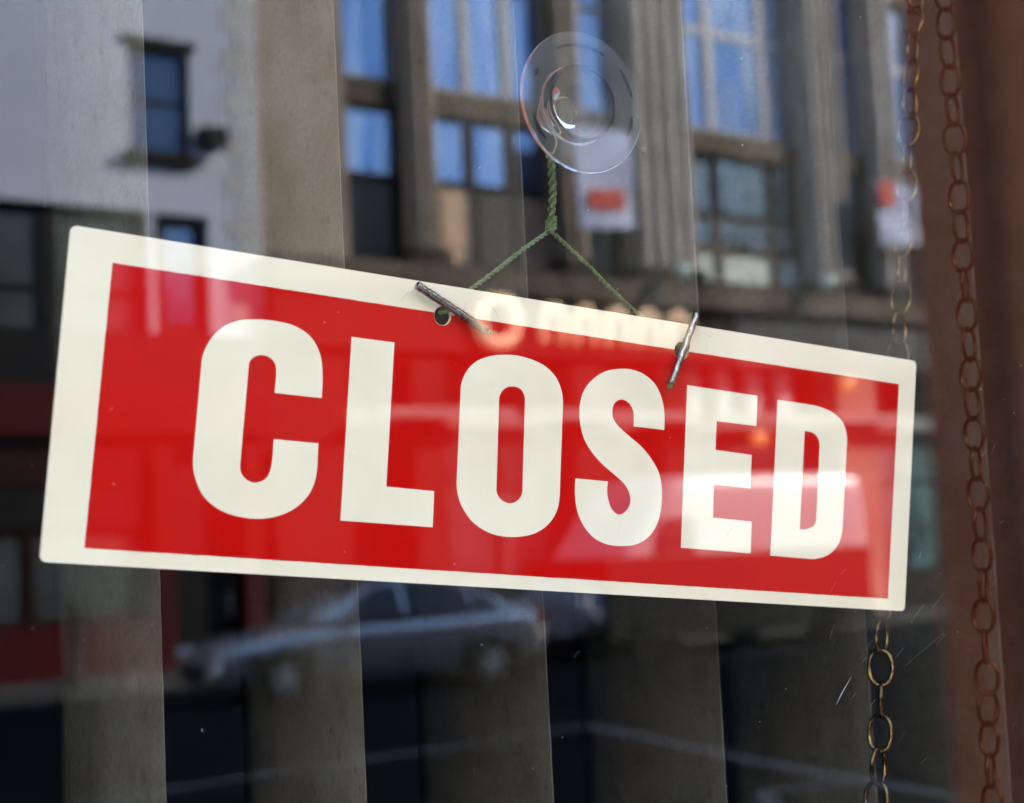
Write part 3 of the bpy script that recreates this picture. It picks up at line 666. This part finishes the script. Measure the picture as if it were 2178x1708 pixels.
# hanging banners
def banner(s0, s1, z0, z1, W, red, label):
    g = place('banner', s0, W, z0, label=label, category='banner', group='banners hung from the stone building'); b = MB(); n = 10
    v = []; f = []
    for i in range(n+1):
        for j in range(7):
            t = i/n; v.append(((s1-s0)*t, .05*math.sin(j*1.1+t*3)*(1-j/6)+.01, (z1-z0)*j/6 + .12*t*(1-j/6)))
    for i in range(n):
        for j in range(6): a = i*7+j; f.append((a, a+1, a+8, a+7))
    m = len(v); v += [(x, y-.006, z) for x, y, z in v]; f += [tuple(m+q for q in ff[::-1]) for ff in f]
    b.add(v, f); b.build('cloth', M['banner_white'], g)
    b = MB(); (x0, x1, q0, q1) = red; N = 6
    vv = []; ff = []
    for i in range(N+1):
        for j in range(2):
            t = (x0+(x1-x0)*i/N)/(s1-s0); vv.append((x0+(x1-x0)*i/N, .085, (q0, q1)[j]+.10*t))
    for i in range(N): a = i*2; ff.append((a, a+1, a+3, a+2))
    b.add(vv, ff); b.build('red_block', M['banner_red'], g)
    b = MB(); b.tube([(-.1, 0, z1-z0), (s1-s0+.1, 0, z1-z0)], .03); b.tube([((s1-s0)/2, 0, z1-z0+.0), ((s1-s0)/2, -.9, z1-z0+.02)], .025); b.build('pole', M['frame_black'], g)
banner(19.68, 21.08, 7.62, 9.62, 23.4, (.22, 1.1, .36, .74), 'white banner with a red block, reflected below the suction cup')
banner(28.15, 29.6, 7.95, 9.4, 23.5, (.02, .5, .85, 1.4), 'lavender white banner with a red corner, reflected by the right chain')

# bollard, added shade tower, further buildings out of view
for s, t in ((9.15, 'black bollard before the red shop front'),):
    g = place('bollard', s, 22.0, .13, label=t, category='bollard')
    b = MB(); b.lathe([(.13, 0), (.13, .12), (.085, .16), (.075, 1.0), (.10, 1.04), (.10, 1.10), (.07, 1.16), (.01, 1.22)], 20); b.build('post', M['frame_black'], g, smooth=True)
g = place('shade_tower', 120, -40, label='unseen brick tower added far behind the shop to shade the road', category='building')  # added out of view, only to cast shade on the car and road
b = SB(120, -40); b.sb(106, 126.5, -40, -60, 0, 70); b.build('wall', M['brick'], g)
for s in range(108, 124, 4):
    for z in range(3, 67, 5):
        b = SB(120, -40); b.sb(s, s+2, -39.94, -40.06, z, z+2.4); b.build('window', M['pane_dark'], g)
g = place('unseen_end_building', 60, 24, label='unseen building beyond the stone one, made pale to bounce light', category='building')  # out of view, coloured pale to throw warm light back on the sign
b = SB(60, 24); b.sb(46.1, 110, 24, 38, 0, 17); b.build('wall', M['pale_bounce_render'], g)
g = place('unseen_corner_building', -30, 24, label='unseen building beyond the white one, made pale to bounce light', category='building')  # likewise unseen and pale for its bounce light
b = SB(-30, 24); b.sb(-90, -14.1, 24, 38, 0, 16); b.build('wall', M['pale_bounce_render'], g)

# ------------------------------------------------------------------ vehicles
def wheel(root, x, y, r, side, rim='alloy'):
    b = MB(); b.lathe([(r*.62, -.10), (r*.97, -.095), (r, -.06), (r, .06), (r*.97, .095), (r*.62, .10)], 32, 'y', (x, y, r)); t = b.build('wheel', M['tyre'], root, smooth=True)
    b = MB(); yo = y+side*.085
    b.lathe([(r*.66, -.015), (r*.66, .015), (r*.60, .012), (r*.56, -.005)], 28, 'y', (x, yo, r))
    for k in range(7):
        a = 2*math.pi*k/7; b.tube([(x+math.cos(a)*r*.1, yo+side*.012, r+math.sin(a)*r*.1), (x+math.cos(a)*r*.62, yo+side*.01, r+math.sin(a)*r*.62)], r*.075, n=5)
    b.lathe([(r*.16, -.02), (r*.16, .02)], 14, 'y', (x, yo, r)); b.build('rim', M[rim], t)
def loft(sections, m, name, root, smooth=True):
    n = len(sections[0]); v = [p for s in sections for p in s]; f = []
    for i in range(len(sections)-1):
        for j in range(n): f.append((i*n+j, i*n+(j+1) % n, (i+1)*n+(j+1) % n, (i+1)*n+j))
    f += [tuple(range(n))[::-1], tuple(range((len(sections)-1)*n, len(sections)*n))]
    b = MB(); b.add(v, f); me = b.mesh(name)
    o = link(name, me, m, root, smooth)
    md = o.modifiers.new('subsurf', 'SUBSURF'); md.levels = md.render_levels = 2
    return o
# saloon car facing left in the reflection (towards -s)
car = place('parked_car', 9.15, 18.4, rz=R(8), label='silver blue saloon car facing left, reflected in the lower left glass', category='car')
def sect(x, hw, zb, zt, crown): # lower body section
    ys = [(-hw*.93, zb), (-hw, zb+.16), (-hw, zt-.12), (-hw*.90, zt), (0, zt+crown), (hw*.90, zt), (hw, zt-.12), (hw, zb+.16), (hw*.93, zb), (0, zb)]
    return [(x, y, z) for y, z in ys]
secs = [sect(*a) for a in ((-.0, .62, .28, .55, .01), (.06, .76, .22, .66, .02), (.30, .84, .18, .76, .03), (.9, .88, .17, .86, .04), (1.35, .89, .17, .92, .04), (2.4, .90, .17, .95, 0), (3.5, .90, .17, .98, .0), (4.05, .88, .20, 1.0, .03), (4.42, .82, .25, .96, .03), (4.55, .74, .34, .88, .01))]
loft(secs, M['car_paint'], 'body', car)
def cab(x, hw, zb, zt, tw): return [(x, -hw, zb), (x, -hw*.97, zb+.02), (x, -tw, zt-.04), (x, -tw*.8, zt), (x, 0, zt+.02), (x, tw*.8, zt), (x, tw, zt-.04), (x, hw*.97, zb+.02), (x, hw, zb), (x, 0, zb)]
roof_prof = [(1.22, .82, .93, .96, .80), (1.55, .82, .93, 1.14, .74), (2.0, .83, .93, 1.37, .66), (2.5, .84, .93, 1.44, .64), (3.1, .84, .93, 1.43, .64), (3.55, .83, .94, 1.30, .66), (3.95, .80, .96, 1.10, .72), (4.2, .76, .97, 1.0, .74)]
loft([cab(*a) for a in roof_prof], M['car_paint'], 'roof', car)
for sd_ in (-1, 1):
    def sidepos(x, z):  # point on the cabin flank
        for a, c in zip(roof_prof, roof_prof[1:]):
            if a[0] <= x <= c[0]:
                t = (x-a[0])/(c[0]-a[0]); hw = a[1]+(c[1]-a[1])*t; tw = a[4]+(c[4]-a[4])*t; zt = a[3]+(c[3]-a[3])*t
                return sd_*(hw + (tw-hw)*min(1, max(0, (z-.95)/(max(.05, zt-.05-.95))))+.012)
        return sd_*.8
    for poly in ([(1.62, .98), (2.05, 1.30), (2.42, 1.37), (2.46, .98)], [(2.54, .98), (2.50, 1.375), (3.05, 1.365), (3.36, 1.28), (3.40, .99)], [(3.45, 1.0), (3.43, 1.26), (3.78, 1.10), (3.84, 1.01)]):
        v = [(x, sidepos(x, z), z) for x, z in poly]; m_ = len(v); v += [(x, y-sd_*.03, z) for x, y, z in v]
        b = MB(); b.add(v, [tuple(range(m_)), tuple(range(m_, 2*m_))[::-1]] + [(i, (i+1) % m_, m_+(i+1) % m_, m_+i) for i in range(m_)]); b.build('window', M['car_glass'], car)
    b = MB(); b.box((.06, sd_*.50, .56), (.30, sd_*.80, .70)); b.build('headlight', M['head_clear'], car, bevel=.03)
    b = MB(); b.lathe([(.07, -.03), (.075, .02), (.01, .03)], 16, 'x', (.02, sd_*.60, .36)); b.build('fog_lamp', M['fog_amber'], car)
    b = MB(); b.box((4.38, sd_*.46, .74), (4.53, sd_*.82, .92)); b.build('tail_light', M['tail_red'], car, bevel=.03)
    b = MB(); b.box((1.60, sd_*.90, .96), (1.78, sd_*1.06, 1.08)); b.build('wing_mirror', M['car_paint'], car, bevel=.03)
    b = MB(); b.box((.85-.42, sd_*.865, .17), (.85+.42, sd_*.905, .60)); b.box((3.62-.42, sd_*.865, .17), (3.62+.42, sd_*.905, .60)); b.build('wheel_arch', M['car_trim'], car, bevel=.015)
    wheel(car, .85, sd_*.83, .32, sd_); wheel(car, 3.62, sd_*.83, .32, sd_)
b = MB(); b.add([(1.32, -.66, .985), (1.32, .66, .985), (1.98, .56, 1.375), (1.98, -.56, 1.375)], [(0, 1, 2, 3)]); b.build('windscreen', M['car_glass'], car)
b = MB(); b.box((-.01, -.42, .30), (.05, .42, .52)); b.build('grille', M['car_trim'], car, bevel=.01)

# white panel van
van = place('white_van', 15.6, 19.6, label='white panel van parked beyond the car, reflected over the right of the sign', category='van')
vsec = lambda x, hw, zb, zt, tw: [(x, -hw, zb), (x, -hw, zb+.5), (x, -hw*.99, zt*.6), (x, -tw, zt-.08), (x, -tw*.9, zt), (x, tw*.9, zt), (x, tw, zt-.08), (x, hw*.99, zt*.6), (x, hw, zb+.5), (x, hw, zb)]
loft([vsec(*a) for a in ((0, .86, .4, .95, .8), (.05, .95, .35, 1.1, .86), (.55, .98, .3, 1.32, .88), (1.3, .99, .3, 2.35, .86), (1.7, .99, .3, 2.72, .88), (2.2, .99, .3, 2.8, .92), (5.6, .99, .3, 2.8, .92), (6.0, .98, .3, 2.78, .9), (6.05, .95, .4, 2.7, .88))], M['white_paint'], 'body', van)
b = MB(); b.box((.3, -1.015, .3), (6.0, 1.015, 1.55)); b.build('lower_panel', M['frame_black'], van, bevel=.03)
for sd_ in (-1, 1):
    b = MB(); b.box((2.5, sd_*.97, 1.25), (4.0, sd_*1.0, 1.31)); b.box((4.2, sd_*.97, 1.25), (5.8, sd_*1.0, 1.31)); b.build('side_moulding', M['metal_grey'], van)
    b = MB(); b.add([(1.25, sd_*1.0, 1.45), (1.55, sd_*.985, 2.1), (2.1, sd_*.98, 2.1), (2.1, sd_*1.0, 1.45), (1.25, sd_*.96, 1.45), (1.55, sd_*.94, 2.1), (2.1, sd_*.94, 2.1), (2.1, sd_*.96, 1.45)], [(0, 1, 2, 3), (7, 6, 5, 4), (0, 3, 7, 4), (1, 5, 6, 2), (0, 4, 5, 1), (3, 2, 6, 7)]); b.build('window', M['car_glass'], van)
    wheel(van, 1.0, sd_*.92, .36, sd_, 'rim_dark'); wheel(van, 4.9, sd_*.92, .36, sd_, 'rim_dark')
    b = MB(); b.box((-.0, sd_*.55, .8), (.12, sd_*.88, 1.0)); b.build('headlight', M['head_clear'], van, bevel=.03)
